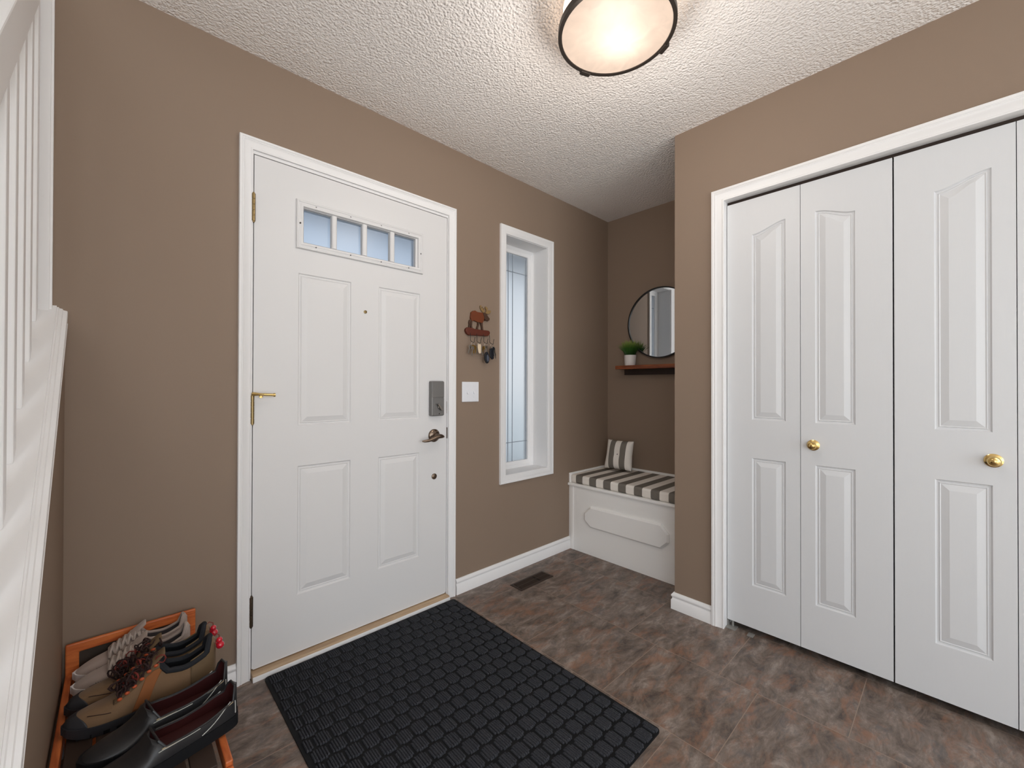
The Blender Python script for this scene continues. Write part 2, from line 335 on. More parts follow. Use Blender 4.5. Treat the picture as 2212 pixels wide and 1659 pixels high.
# ------------------------------------------------------------------ embossed slabs (doors)
def outline(u0, u1, v0, v1, rise=None):
    """panel outline as a function of inset; rise=(vl, vr): ogee top from vl at u0 to vr at u1"""
    def at(i):
        if rise is None: return [(u0+i, v0+i), (u1-i, v0+i), (u1-i, v1-i), (u0+i, v1-i)]
        pts = [(u0+i, v0+i), (u1-i, v0+i)]
        for k in range(17):
            s = 1-k/16; u = u0+i+(u1-u0-2*i)*s; q = s*s*(3-2*s); pts.append((u, rise[0]+(rise[1]-rise[0])*q-i))
        return pts
    return at
RINGS = [(0, 0), (.004, -.0055), (.009, -.0060), (.012, -.0030), (.015, -.0046), (.036, .0012), (.038, .0012)]
def slab(name, mt, parent, P, u0, u1, v0, v1, th, panels, holes=(), rings=RINGS):
    mb = MB(); outer = [(u0, v0), (u1, v0), (u1, v1), (u0, v1)]
    def face(polys, d):
        flat = [q for p in polys for q in p]; tris = tessellate_polygon([[Vector((*q, 0)) for q in p] for p in polys])
        mb.add([P(*q, d) for q in flat], [list(t) for t in tris])
    face([outer]+[p(0) for p in panels]+[list(h) for h in holes], 0)
    face([outer]+[list(h) for h in holes], -th)
    for a, b in zip(outer, outer[1:]+outer[:1]): mb.add([P(*a, 0), P(*b, 0), P(*b, -th), P(*a, -th)], [(0, 1, 2, 3)])
    for h in holes:
        h = list(h)
        for a, b in zip(h, h[1:]+h[:1]): mb.add([P(*a, 0), P(*b, 0), P(*b, -th), P(*a, -th)], [(0, 1, 2, 3)])
    for p in panels:
        prev = None
        for i, d in rings:
            cur = [P(*q, d) for q in p(i)]
            if prev:
                n = len(cur); mb.add(prev+cur, [(j, (j+1) % n, n+(j+1) % n, n+j) for j in range(n)])
            prev = cur
        pl = p(rings[-1][0]); tris = tessellate_polygon([[Vector((*q, 0)) for q in pl]]); mb.add(prev, [list(t) for t in tris])
    return mb.build(name, mt, parent)
def frame_loop(mb, prof, x0, x1, z0, z1, P):
    """mitred rectangular frame; profile (in from outer edge, out); P(u,v,o)"""
    n = len(prof); cs = [(x0, z0, 1, 1), (x1, z0, -1, 1), (x1, z1, -1, -1), (x0, z1, 1, -1)]
    vs = [P(cx+sx_*a, cz+sz_*a, o) for cx, cz, sx_, sz_ in cs for a, o in prof]
    return mb.add(vs, [(k*n+i, k*n+(i+1) % n, ((k+1) % 4)*n+(i+1) % n, ((k+1) % 4)*n+i) for k in range(4) for i in range(n)])

# ------------------------------------------------------------------ front door
PD = lambda u, v, d: (u, DA-d, v)
door = root('door_1', (.84, DA, 0), 'white four panel entry door with four small frosted panes', 'door', **ST)
cp = casing_poly(.0455)
m = MB(); cs = [(.3825, 0, 0), (.3825, 2.0645, 1), (1.3035, 2.0645, 2), (1.3035, 0, 3)]
def cas(k, a, o):
    x, z, q = cs[k]; sx_ = -1 if q in (0, 1) else 1
    return (x+sx_*a, DA-o, z+(a if q in (1, 2) else 0))
run(m, cp, cas, 4); m.build('casing', 'white', door, smooth=True)
m = MB(); m.box(DX0, .3865, DA+.001, DA+.17, 0, DZ); m.box(1.2995, DX1, DA+.001, DA+.17, 0, DZ); m.box(.3865, 1.2995, DA+.001, DA+.17, 2.0525, DZ)
m.box(.3865, .402, DA+.055, DA+.1, 0, 2.0525); m.box(1.284, 1.2995, DA+.055, DA+.1, 0, 2.0525); m.box(.402, 1.284, DA+.055, DA+.1, 2.037, 2.0525)
m.build('jamb', 'white', door)
HL = [(.566, 1.747), (1.104, 1.747), (1.104, 1.890), (.566, 1.890)]
panels = [outline(.552, .775, .975, 1.614), outline(.908, 1.131, .975, 1.614), outline(.552, .775, .271, .806), outline(.908, 1.131, .271, .802)]
slab('slab', 'door', door, PD, .3895, 1.2955, .036, 2.048, .045, panels, [HL])
bx(.395, 1.29, DA+.003, DA+.04, .030, .0365).build('door_sweep', 'white', door)
m = MB(); LP = [(0, 0), (0, .006), (.003, .010), (.008, .0105), (.0105, .0075), (.0135, .0085), (.018, .012), (.026, .0105), (.030, .003), (.030, -.02), (.020, -.02), (.020, 0)]
frame_loop(m, LP, .5405, 1.1435, 1.716, 1.9215, PD); m.build('lite_frame', 'door', door, smooth=True)
PX = [(.571, .687), (.708, .825), (.847, .963), (.986, 1.099)]
for a, b in zip(PX, PX[1:]):
    xa, xb = a[1]-.0005, b[0]+.0005
    m = MB(); m.prism([(xa, DA+.018), (xa, DA-.002), (xa+.004, DA-.006), (xb-.004, DA-.006), (xb, DA-.002), (xb, DA+.018)], 'z', 1.7465, 1.891); m.build('muntin', 'door', door)
for a, b in PX: bx(a-.008 if a > .6 else a-.004, b+.008 if b < 1.09 else b+.004, DA+.019, DA+.024, 1.748, 1.889).build('pane', 'pane', door)['label'] = 'small square frosted pane'
for px, pz in [(.618, 1.9035), (.767, 1.9035), (.914, 1.9035), (1.060, 1.9035), (.618, 1.734), (.767, 1.734), (.914, 1.734), (1.060, 1.734), (.556, 1.822), (1.128, 1.818)]:
    MB().lathe([(.0, .0014), (.003, .001), (.004, 0), (.004, -.004)], (px, DA-.0105, pz), 'y', 12, sgn=-1).build('screw', mat('dark_screw', (60, 54, 50), .5) if 'dark_screw' not in bpy.data.materials else bpy.data.materials['dark_screw'], door)
for k, (za, zb) in enumerate([(1.784, 1.892), (.992, 1.104), (.205, .320)]):
    m = MB(); h = (zb-za)/5
    for j in range(5): m.cyl((.3855, DA-.007, za+j*h+.0006), (.3855, DA-.007, za+(j+1)*h-.0006), .0068, 16)
    m.cyl((.3855, DA-.007, za-.004), (.3855, DA-.007, zb+.004), .0045, 12); m.box(.3865, .3893, DA-.004, DA+.03, za, zb)
    hg = m.build('hinge', 'hinge' if k < 2 else 'hingedark', door, smooth=True); hg['label'] = 'antique brass door hinge'
    if k == 1:
        m = MB(); m.tube([(.3855, DA-.012, 1.109), (.405, DA-.028, 1.108), (.425, DA-.036, 1.107)], [.008, .005, .0045], 10)
        m.cyl((.418, DA-.036, 1.107), (.452, DA-.036, 1.105), .0055, 12); m.cyl((.452, DA-.036, 1.105), (.458, DA-.036, 1.105), .0075, 12)
        m.cyl((.410, DA-.030, 1.106), (.416, DA-.004, 1.100), .004, 10); m.cyl((.416, DA-.004, 1.100), (.4165, DA-.0006, 1.0995), .007, 12)
        m.build('hinge_stop', 'brass', hg, smooth=True)
m = MB(); m.lathe([(.0075, 0), (.0075, .003), (.005, .004), (.0045, .002), (0, .002)], (.841, DA, 1.486), 'y', 20, sgn=-1); m.build('peephole', 'hinge', door, smooth=True)
m = MB(); m.lathe([(.0155, 0), (.0150, .003), (.011, .004), (.006, .0055), (0, .006)], (1.219, DA, .667), 'y', 24, sgn=-1); m.build('hole_plug', 'bronze', door, smooth=True)
# keypad lock housing
lk = bx(1.1845, 1.2615, DA-.030, DA, .986, 1.168).build('deadbolt_housing', 'lockgrey', door, bevel=.006, segs=3); lk['label'] = 'grey battery lock housing with thumb turn'
bx(1.187, 1.259, DA-.0325, DA-.0295, 1.0835, 1.164).build('battery_cover', 'lockgrey', lk, bevel=.002)
bx(1.197, 1.259, DA-.0318, DA-.0295, .990, 1.0775).build('turn_plate', 'lockgrey', lk, bevel=.002)
m = MB(); c, s_ = math.cos(-.93), math.sin(-.93)
tp = [(-.0205, -.004), (.0205, -.0055), (.0215, .0055), (-.0205, .004)]
m.prism([(1.227+a*c-b*s_, 1.033+a*s_+b*c) for a, b in tp], 'y', DA-.048, DA-.036); m.cyl((1.227, DA-.040, 1.033), (1.227, DA-.031, 1.033), .009, 20)
m.build('thumb_turn', 'nickel', lk, bevel=.002)
MB().lathe([(.003, 0), (.003, .001), (0, .0015)], (1.229, DA-.0318, .998), 'y', 12, sgn=-1).build('lock_screw', 'dark', lk)
# lever
lv = MB().lathe([(.034, 0), (.034, .004), (.031, .008), (.022, .012), (.014, .0135), (.013, .042), (.0, .042)], (1.217, DA, .882), 'y', 36, sgn=-1).build('lever_handle', 'bronze', door, smooth=True)
lv['label'] = 'satin nickel lever handle'
m = MB(); path = [(1.252, DA-.046, .876), (1.243, DA-.047, .8785), (1.232, DA-.048, .881), (1.217, DA-.049, .882), (1.195, DA-.050, .877), (1.175, DA-.049, .869), (1.155, DA-.047, .864), (1.135, DA-.045, .863), (1.122, DA-.043, .864)]
m.tube(path, [.002, .008, .011, .012, .0095, .0085, .0075, .0065, .004], 14); m.build('lever_grip', 'bronze', lv, smooth=True)
m = MB(); m.box(1.2962, 1.3005, DA-.0035, DA+.03, .860, .920); m.build('strike_plate', mat('dark_bronze', (70, 58, 48), .4, metal=.8), door, bevel=.003)
bx(1.2968, 1.2994, DA+.001, DA+.03, .995, 1.060).build('bolt_strike', 'hingedark', door)
bx(.3865, 1.2995, DA-.030, DA+.15, 0, .026).build('sill', 'tan', door, bevel=.003)['label'] = 'tan wooden door sill'
bx(.3865, 1.2995, DA-.0365, DA-.030, 0, .019).build('sill_strip', 'white', door, bevel=.0015)

# ------------------------------------------------------------------ sidelight window
win = root('window_1', (1.917, DA, .551), 'tall narrow frosted sidelight window beside the entry door', 'window', **ST)
m = MB(); frame_loop(m, [(0, 0), (0, .013), (.002, .0155), (.012, .0155), (.017, .0125), (.022, .0135), (.046, .009), (.050, .006), (.050, 0)], 1.676, 2.156, .551, 2.1225, PD); m.build('casing', 'white', win, smooth=True)
m = MB(); X0, X1, Z0, Z1 = 1.730, 2.104, .600, 2.069
m.box(WX0, X0, DA+.001, DA+.195, WZ0, WZ1); m.box(X1, WX1, DA+.001, DA+.195, WZ0, WZ1); m.box(X0, X1, DA+.001, DA+.195, WZ0, Z0); m.box(X0, X1, DA+.001, DA+.195, Z1, WZ1); m.build('jamb_liner', 'white', win)
m = MB(); PW = lambda u, v, d: (u, DA+.128-d+.0, v)
frame_loop(m, [(0, -.05), (0, .0), (.020, .0), (.024, -.004), (.036, -.007), (.042, -.012), (.042, -.05)], X0, X1, Z0, Z1, PW); m.build('sash', 'white', win, smooth=True)
bx(1.773, 2.061, DA+.152, DA+.158, .643, 2.026).build('glass', 'glass', win)['label'] = 'frosted glass with etched border lines'
for x in (1.839, 1.885, 1.925, 2.0555): bx(x-.0022, x+.0022, DA+.1485, DA+.1518, .643, 2.026).build('came_line', 'came_line', win)  # the rightmost strip is only a grey line beside the sash
for z in (.7685, 1.9065): bx(1.773, 2.061, DA+.1485, DA+.1517, z-.0025, z+.0025).build('came_line', 'came_line', win)

# ------------------------------------------------------------------ closet
tr = root('trim_1', (DC, .15, 0), 'white casing around the folding closet doors', 'door trim', **ST)
cs2 = [(.757, 0, 0), (.757, 2.0255, 1), (CY0+.0065, 2.0255, 2), (CY0+.0065, 0, 3)]
def cas2(k, a, o):
    y, z, q = cs2[k]; sg = 1 if q in (0, 1) else -1
    return (DC-o, y+sg*a, z+(a if q in (1, 2) else 0))
m = MB(); run(m, casing_poly(.055, .017), cas2, 4); m.build('casing', 'white', tr, smooth=True)
m = MB(); m.box(DC+.001, DC+.118, .758, CY1, 0, CZ); m.box(DC+.001, DC+.118, CY0, CY0+.0055, 0, CZ); m.box(DC+.001, DC+.118, CY0+.0055, .758, 2.0265, CZ); m.build('jamb', 'white', tr)
bx(DC+.042, DC+.068, CY0+.006, .757, 2.0145, 2.0265).build('track', 'shelfdark', tr)
PC = lambda u, v, d: (DC+.030-d, -u, v)
LOW, HIGH = 1.843, 1.879
def leaf(parent, ya, yb, pa, pb, up_right):
    r = (LOW, HIGH) if up_right else (HIGH, LOW)
    return slab('leaf', 'closet', parent, PC, -ya, -yb, .036, 2.009, .034, [outline(-pa, -pb, .991, HIGH, r), outline(-pa, -pb, .230, .815)])
KNOB = [(.0225, 0), (.0225, .0025), (.019, .005), (.011, .0065), (.008, .010), (.008, .018), (.0125, .022), (.0165, .027), (.0165, .030), (.014, .0335), (.0095, .0345), (.009, .0365), (.006, .0385), (0, .039)]
def pair(name, y0_, label, leaves, kl, ky):
    d = root(name, (DC+.047, y0_, 0), label, 'closet door', 'folding closet doors', **ST); made = []
    for lf in leaves: made.append(leaf(d, *lf))
    MB().lathe(KNOB, (DC+.030, ky, .898), 'x', 28, sgn=-1).build('knob', 'brass', made[kl], smooth=True)['label'] = 'round brass knob'
    return d
d2 = pair('door_2', .46, 'pair of white folding closet leaves nearest the bench alcove', [(.755, .4605, .647, .514, True), (.4585, .1660, .407, .276, False)], 1, .414)
d3 = pair('door_3', -.13, 'pair of white folding closet leaves cut by the right edge', [(.1615, -.1335, .055, -.081, True), (-.1355, -.4275, -.188, -.319, False)], 0, -.083)
m = MB(); m.box(DC+.012, DC+.055, .715, .757, .0005, .0045); m.box(DC+.034, DC+.060, .752, .757, .0005, .03); m.cyl((DC+.045, .735, .004), (DC+.045, .735, .0355), .005, 12); m.build('pivot_bracket', 'zinc', d2)
bx(DC+.012, DC+.045, .640, .665, .0005, .004).build('floor_guide', 'zinc', d2)

# ------------------------------------------------------------------ stair knee wall and railing
MS, Z0C = 1.04, 1.385                                    # slope of the cap, cap height at the front wall
capz = lambda y: Z0C + MS*(y-DA)
YE = .62
cap_t = .030
tag(MB().prism([(DA, 0), (DA, capz(DA)-cap_t), (YE, capz(YE)-cap_t), (YE, 0)], 'x', -.226, XL).build('wall_left', 'wall'), 'low taupe stair wall under the sloping white cap', 'wall', **ST)
rail = root('stair_railing', (-.17, 1.25, 0), 'white stair railing with square balusters on a sloping cap', 'railing')
m = MB(); m.prism([(DA, capz(DA)), (YE, capz(YE)), (YE, capz(YE)-cap_t), (DA, capz(DA)-cap_t)], 'x', -.236, -.134); m.build('cap_board', 'white', rail)
m = MB(); pr = [(-.134, 0), (-.1335, -.004), (-.130, -.0035), (-.128, -.007), (-.122, -.008), (-.120, -.012), (-.1115, -.014), (-.1105, -.018), (-.1105, -.032), (-.1140, -.036), (-.1140, -.050), (-.1105, -.052), (-.1105, -.056), (-.1155, -.058), (-.1155, -.031), (-.134, -.031)]
run(m, pr, lambda k, x, dz: (x, (DA-.0005, YE)[k], capz((DA-.0005, YE)[k])+dz), 2); m.build('cap_moulding', 'white', rail)
RO = .94
for k in range(11):
    y = 1.846-.1165*k; w = .0165
    q = [(y-w, capz(y-w)), (y+w, capz(y+w)), (y+w, capz(y+w)+RO-.001), (y-w, capz(y-w)+RO-.001)]
    MB().prism(q, 'x', -.170-w*2, -.170).build('baluster', 'white', rail, bevel=.003)
ya, yb = YE-.1, 1.80
MB().prism([(yb, capz(yb)+RO), (yb, capz(yb)+RO+.150), (ya, capz(ya)+RO+.150), (ya, capz(ya)+RO)], 'x', -.228, -.166).build('handrail', 'white', rail, bevel=.004)
m = MB(); m.prism([(-.215, 0), (-.215, -.018), (-.149, -.018), (-.1485, -.014), (-.143, -.013), (-.143, 0)], 'z', 0, 1)
hn = MB(); hn.v = [(x, DA+y-.0003, capz(DA+y-.018)+.02 if z == 0 else HC-.001) for x, y, z in m.v]; hn.f = m.f; hn.m = m.m
hn.v = [(x, y, z if z > 2 else capz(y)+.0005) for x, y, z in hn.v]
hn.build('half_newel', 'white', rail)
m = MB()
for k in range(7):
    y = 1.72-.2*k; z = capz(y)-.28; m.box(-1.69, -.24, y-.2, y+.05 if k else DA-.001, 0, max(.04, z))
tag(m.build('stairs', mat('beige_carpet', (170, 158, 144), .95)), 'carpeted stair treads climbing behind the white balusters', 'stairs', **ST)
# ------------------------------------------------------------------ ceiling lamp
lamp = root('ceiling_light', (1.2235, .789, 2.34), 'round flush glass ceiling light with a dark metal ring', 'ceiling light')
LX, LY = 1.2235, .789
CLIPS, BULB = (69, -25, 200), (1.281, .798)
m = MB(); R = .1945
m.lathe([(R-.0125, -.006), (R, -.006), (R, .014), (R-.0125, .014)], (LX, LY, 2.34), n=72)
m.f = m.f[:-2]; m.m = m.m[:-2]
n = 72; m.add([], [])
m.f += [[j, (j+1) % n, 3*n+(j+1) % n, 3*n+j] for j in range(n)]; m.m += [0]*n
m.build('ring', mat('dark_lamp_metal', (58, 52, 48), .35, metal=.7), lamp, smooth=True)
for a in CLIPS:
    a = math.radians(a); u = Vector((math.cos(a), math.sin(a), 0)); w = Vector((-u.y, u.x, 0)); o = Vector((LX, LY, 2.34))
    vs = [o+u*r+w*t+Vector((0, 0, z)) for z in (-.010, .015) for r, t in ((R-.010, -.020), (R+.007, -.020), (R+.007, .020), (R-.010, .020))]
    MB().add(vs, [(0, 3, 2, 1), (4, 5, 6, 7), (0, 1, 5, 4), (1, 2, 6, 5), (2, 3, 7, 6), (3, 0, 4, 7)]).build('ring_clip', 'dark_lamp_metal' if 'dark_lamp_metal' in MAT else bpy.data.materials['dark_lamp_metal'], lamp, bevel=.001)
m = MB(); m.lathe([(0, -.0045), (.06, -.0045), (R-.02, -.004), (R-.013, -.003), (R-.013, .008), (0, .008)], (LX, LY, 2.34), n=64)
gm = mat('lit_cream_glass', (84, 78, 72), .4, spec=.1, emit=(255, 224, 200), estr=.6)
t = gm.node_tree; g = t.nodes.new('ShaderNodeNewGeometry'); vd = N(t, 'ShaderNodeVectorMath'); vd.operation = 'DISTANCE'; vd.inputs[1].default_value = (BULB[0], BULB[1], 2.34)
mr = N(t, 'ShaderNodeMapRange'); mr.interpolation_type = 'SMOOTHSTEP'; mr.inputs['From Min'].default_value = .02; mr.inputs['From Max'].default_value = .11; mr.inputs['To Min'].default_value = 1.25; mr.inputs['To Max'].default_value = .80
gz = N(t, 'ShaderNodeTexNoise', Scale=16., Detail=3., Distortion=1.2); gr = N(t, 'ShaderNodeMapRange'); gr.inputs['To Min'].default_value = .8; gr.inputs['To Max'].default_value = 1.2
ml = N(t, 'ShaderNodeMath'); ml.operation = 'MULTIPLY'
t.links.new(g.outputs['Position'], gz.inputs['Vector']); t.links.new(gz.outputs[0], gr.inputs['Value']); t.links.new(g.outputs['Position'], vd.inputs[0]); t.links.new(vd.outputs['Value'], mr.inputs['Value'])
t.links.new(mr.outputs[0], ml.inputs[0]); t.links.new(gr.outputs[0], ml.inputs[1]); t.links.new(ml.outputs[0], t.nodes['Principled BSDF'].inputs['Emission Strength'])
m.build('glass_plate', gm, lamp, smooth=True)
m = MB(); m.lathe([(R-.016, .012), (R-.016, .086)], (LX, LY, 2.34), n=64); m.f = m.f[:-2]; m.m = m.m[:-2]
m.build('glass_drum', mat('lit_drum_glass', (240, 228, 214), .35, emit=(255, 226, 198), estr=2.0), lamp, smooth=True)
m = MB(); m.lathe([(.12, .0), (.12, -.012), (.05, -.015), (0, -.015)], (LX, LY, HC), n=48); m.build('canopy', 'nickel', lamp, smooth=True)
pl_d = bpy.data.lights.new('lamp_glow', 'POINT'); pl_d.energy = 10.5; pl_d.color = (1, .93, .86); pl_d.shadow_soft_size = .1
plo = bpy.data.objects.new('lamp_glow', pl_d); COL.objects.link(plo); plo.location = (LX, LY, 2.20)   # what the clear glass drum lets out

# ------------------------------------------------------------------ switch plate
sw = root('light_switch', (1.455, DA, 1.110), 'white double light switch plate below the moose key rack', 'light switch')
bx(1.396, 1.514, DA-.006, DA, 1.0535, 1.1665).build('plate', 'plate', sw, bevel=.003, segs=3)
for x in (1.432, 1.478):
    m = MB(); m.prism([(DA-.006, 1.1010), (DA-.006, 1.1190), (DA-.0095, 1.1160), (DA-.0165, 1.1010), (DA-.0155, 1.0965)], 'x', x-.0045, x+.0045)
    m.build('toggle', 'plate', sw, bevel=.001)
    for z in (1.080, 1.140): MB().lathe([(.003, 0), (.003, .0008), (0, .0012)], (x, DA-.006, z), 'y', 12, sgn=-1).build('screw', 'plate', sw)

# ------------------------------------------------------------------ moose key rack and keys
kx, kz = 1.5, 1.45
body = [(-.048,.095),(-.047,.109),(-.035,.118),(-.02,.122),(-.007,.116),(.011,.115),(.026,.116),(.037,.115),(.043,.106),(.048,.09),(.047,.08),(.042,.067),(.036,.058),(.021,.055),(.011,.058),(0,.057),(-.014,.061),(-.03,.064),(-.039,.058),(-.048,.067),(-.051,.079)]
head = [(.036,.114),(.047,.118),(.057,.115),(.064,.107),(.074,.096),(.085,.087),(.083,.077),(.071,.07),(.063,.075),(.056,.07),(.052,.078),(.048,.079),(.046,.092),(.04,.103)]
legs = [[(-.058,.064),(-.047,.069),(-.038,.061),(-.039,.048),(-.04,.033),(-.035,.018),(-.045,.017),(-.05,.031),(-.048,.045),(-.05,.055)],
        [(-.062,.05),(-.06,.038),(-.063,.019),(-.054,.019),(-.053,.031),(-.051,.044),(-.052,.062),(-.058,.064)],
        [(.001,.057),(.014,.059),(.011,.042),(.004,.027),(.005,.014),(-.009,.012),(-.006,.026),(.001,.043)], [(.022,.056),(.037,.06),(.038,.04),(.042,.014),(.032,.012),(.029,.033)]]
al = [(.042,.117),(.034,.125),(.026,.131),(.021,.142),(.02,.155),(.026,.159),(.032,.155),(.027,.147),(.031,.14),(.036,.144),(.037,.152),(.041,.152),(.042,.138),(.047,.136),(.049,.144),(.053,.142),(.053,.128),(.051,.119)]
ar = [(.054,.117),(.063,.125),(.064,.136),(.057,.146),(.056,.154),(.063,.157),(.069,.147),(.072,.150),(.076,.149),(.074,.137),(.084,.135),(.096,.137),(.099,.129),(.092,.118),(.079,.112),(.064,.114)]
bar = [(-.09,0),(-.087,.013),(-.076,.021),(-.064,.022),(-.039,.02),(-.019,.0165),(.032,.0155),(.063,.0165),(.08,.0155),(.089,.007),(.087,-.004),(.076,-.015),(.058,-.018),(.022,-.019),(-.039,-.021),(-.064,-.023),(-.079,-.016)]
kr = root('key_rack', (kx, DA, kz), 'rust brown moose shaped key rack on the wall', 'key rack')
mo = mat('rust_brown_moose', (108, 52, 22), .55, bump=((1, 1, 1), 120, .3, .003)); mdk = mat('dark_brown_moose', (72, 48, 34), .5); man = mat('tan_antler', (140, 112, 72), .5); mbar = mat('red_brown_log', (90, 38, 22), .55, bump=((.3, 1, 1), 150, .3, .003))
def flat(name, poly, m_, d0, d1, parent, bv=.0015):
    return MB().prism([(kx+a, kz+b) for a, b in poly], 'y', DA-d1, DA-d0).build(name, m_, parent, bevel=bv)
mb_ = flat('moose_body', body, mo, .002, .014, kr); flat('head', head, mdk, .004, .018, mb_)
for l in legs: flat('leg', l, mdk, .002, .012, mb_)
flat('antler', al, man, .003, .009, mb_, .001); flat('antler', ar, man, .006, .012, mb_, .001)
flat('log', bar, mbar, .0005, .018, kr, .004)
HK = [1.441, 1.487, 1.537, 1.582]
for x in HK:
    m = MB(); pth = [(x, DA-.019, 1.440), (x, DA-.021, 1.420), (x, DA-.021, 1.398)] + [(x+.006*(1-math.cos(a)) , DA-.021-.009*math.sin(a)*1.3-.008*(1-math.cos(a)), 1.398-.012*math.sin(a)) for a in (.5, 1.0, 1.57, 2.1, 2.6, 3.0)] + [(x+.017, DA-.040, 1.416)]
    m.tube(pth, .0014, 8); m.build('hook', 'black', kr, smooth=True)
kb = mat('brass_key', (176, 142, 78), .3, metal=1); kn = mat('nickel_key', (176, 170, 162), .28, metal=1); kc = mat('cream_key_tag', (216, 196, 170), .5); kf = mat('black_key_fob', (26, 28, 34), .4); kg = mat('slate_key_fob', (78, 82, 94), .45)
def key(parent, x, y, z, ang, m_, L=.052):
    mb = MB(); c, s_ = math.cos(ang), math.sin(ang)
    T = lambda a, b: (x+a*c+b*s_, z-b*c+a*s_)
    hd = [(.0105*math.sin(t), .011-.0105*math.cos(t)) for t in [2*PI*k/14 for k in range(14)]]
    mb.prism([T(*q) for q in hd], 'y', y-.001, y+.001)
    bl = [(-.0035, .020), (.0035, .020), (.0035, L-.018), (.0022, L-.015), (.0035, L-.012), (.002, L-.009), (.0035, L-.006), (.001, L), (-.0035, L-.003)]
    mb.prism([T(*q) for q in bl], 'y', y-.001, y+.001)
    k = mb.build('key', m_, parent, bevel=.0003); return k
def bunch(idx, label, keys, fobs):
    x = HK[idx]+.006; r = root('key_bunch', (x, DA-.034, 1.384), label, 'keys', 'keys hanging on the moose rack')
    ring = MB(); ring.tube([(x+.011*math.sin(t), DA-.0335+.002*math.cos(t), 1.3765-.011*math.cos(t)) for t in [2*PI*k/18 for k in range(18)]], .0011, 6, closed=True); ring.build('split_ring', kn, r, smooth=True)
    for k, (dx, dy, dz, a, m_, L) in enumerate(keys): key(r, x+dx, DA-.030-.003*k+dy, 1.372+dz, a, m_, L)
    for nm, m_, poly, dy, th in fobs: MB().prism([(x+a, 1.372+b) for a, b in poly], 'y', DA-.030-dy-th, DA-.030-dy).build(nm, m_, r, bevel=min(.003, th*.3), segs=3)
    return r
bunch(0, 'bunch of brass and silver keys on the leftmost moose rack hook', [(-.012, 0, 0, -.32, kn, .052), (.004, 0, .002, .06, kb, .050), (.012, 0, -.002, .2, kb, .044), (-.002, 0, -.006, -.12, kn, .055)], [])
bunch(1, 'keys with cream tags on the second moose rack hook', [(-.006, 0, 0, -.22, kn, .050), (.010, 0, -.002, .35, kn, .056)],
      [('key_tag', kc, [(-.010, .008), (.010, .008), (.013, -.004), (.012, -.042), (.002, -.046), (-.006, -.040), (-.013, -.010)], .004, .003)])
def oval(cx, cz, a, b, rot=0, n=18):
    return [(cx+a*math.cos(t)*math.cos(rot)-b*math.sin(t)*math.sin(rot), cz+a*math.cos(t)*math.sin(rot)+b*math.sin(t)*math.cos(rot)) for t in [2*PI*k/n for k in range(n)]]
bunch(2, 'black car fob with a small key on the third moose rack hook', [(-.010, 0, 0, -.3, kb, .046), (.002, 0, .004, .1, kn, .040)],
      [('fob', kf, oval(.002, -.066, .017, .034, .08), .004, .010), ('fob_face', kg, oval(.004, -.070, .009, .020, .08), .0142, .002), ('fob_loop', kn, [(-.002, -.012), (.004, -.012), (.004, -.036), (-.002, -.036)], .006, .002)])
bunch(3, 'black fob with silver keys on the rightmost moose rack hook', [(.012, 0, 0, .42, kn, .056), (.014, 0, -.010, .25, kn, .060), (.006, 0, 0, .12, kf, .056)],
      [('fob', kf, [(-.020, -.012), (.004, -.008), (.008, -.070), (-.004, -.076), (-.020, -.060)], .004, .010), ('fob_loop', kn, [(-.002, .002), (.002, .002), (.002, -.010), (-.002, -.010)], .006, .002)])

# ------------------------------------------------------------------ alcove: bench, cushion, pillow
YR = 1.0
be = root('storage_bench', (2.58, 1.45, 0), 'white built in storage bench in the alcove', 'bench')
m = MB(); m.box(DBE, DBE+.018, YR+.001, DA-.001, 0, .446); m.box(DBE+.018, DB-.001, YR+.001, DA-.001, 0, .1); m.build('front_panel', 'benchwhite', be, bevel=.001)
bx(DBE-.004, DBE, DA-.040, DA-.017, .001, .446).build('corner_strip', 'benchwhite', be, bevel=.001)
m = MB(); m.prism([(DBE-.012, .446), (DBE-.014, .452), (DBE-.013, .461), (DBE-.009, .464), (DB-.001, .464), (DB-.001, .446)], 'y', YR+.001, DA-.001); m.build('lid', 'benchwhite', be)
bx(DBE-.002, DB-.013, DA-.0125, DA-.0005, .464, .531).build('side_rail', 'benchwhite', be, bevel=.002); bx(DB-.0125, DB-.0005, YR+.001, DA-.0005, .464, .534).build('back_rail', 'benchwhite', be, bevel=.002)
oc = [(1.749, .276), (1.698, .331), (1.193, .336), (1.146, .285), (1.146, .237), (1.194, .190), (1.698, .190), (1.749, .234)]
def inset(poly, d):
    cx = sum(p[0] for p in poly)/len(poly); cz = sum(p[1] for p in poly)/len(poly)
    return [(a-d*(1 if a > cx else -1)*(1 if abs(a-cx) > .27 else .5), b-d*(1 if b > cz else -1)*(1 if abs(b-cz) > .04 else .3)) for a, b in poly]
m = MB(); lo, hi = oc, inset(oc, .010); n = 8
m.add([(DBE, *p) for p in lo]+[(DBE-.008, *p) for p in lo]+[(DBE-.017, *p) for p in hi], [(r*n+j, r*n+(j+1) % n, (r+1)*n+(j+1) % n, (r+1)*n+j) for r in range(2) for j in range(n)]+[[2*n+j for j in range(n)], list(range(n))])
m.build('raised_panel', 'benchwhite', be)
cu = bx(DBE+.002, DB-.014, YR+.003, DA-.014, .4645, .5225).build('bench_cushion', mk_stripe('striped_canvas', 1, DA-.003, .0564, 1), bevel=.014, segs=4, smooth=True)
tag(cu, 'grey and cream striped seat cushion on the white bench', 'cushion')
pil = MB(); nn = 18
def pz(u, v): e = (1-abs(u)**2.6)*(1-abs(v)**2.6); b = .047*max(0, e)**.55; return b*(1-.38*math.exp(-((u*u+v*v)/.03)))
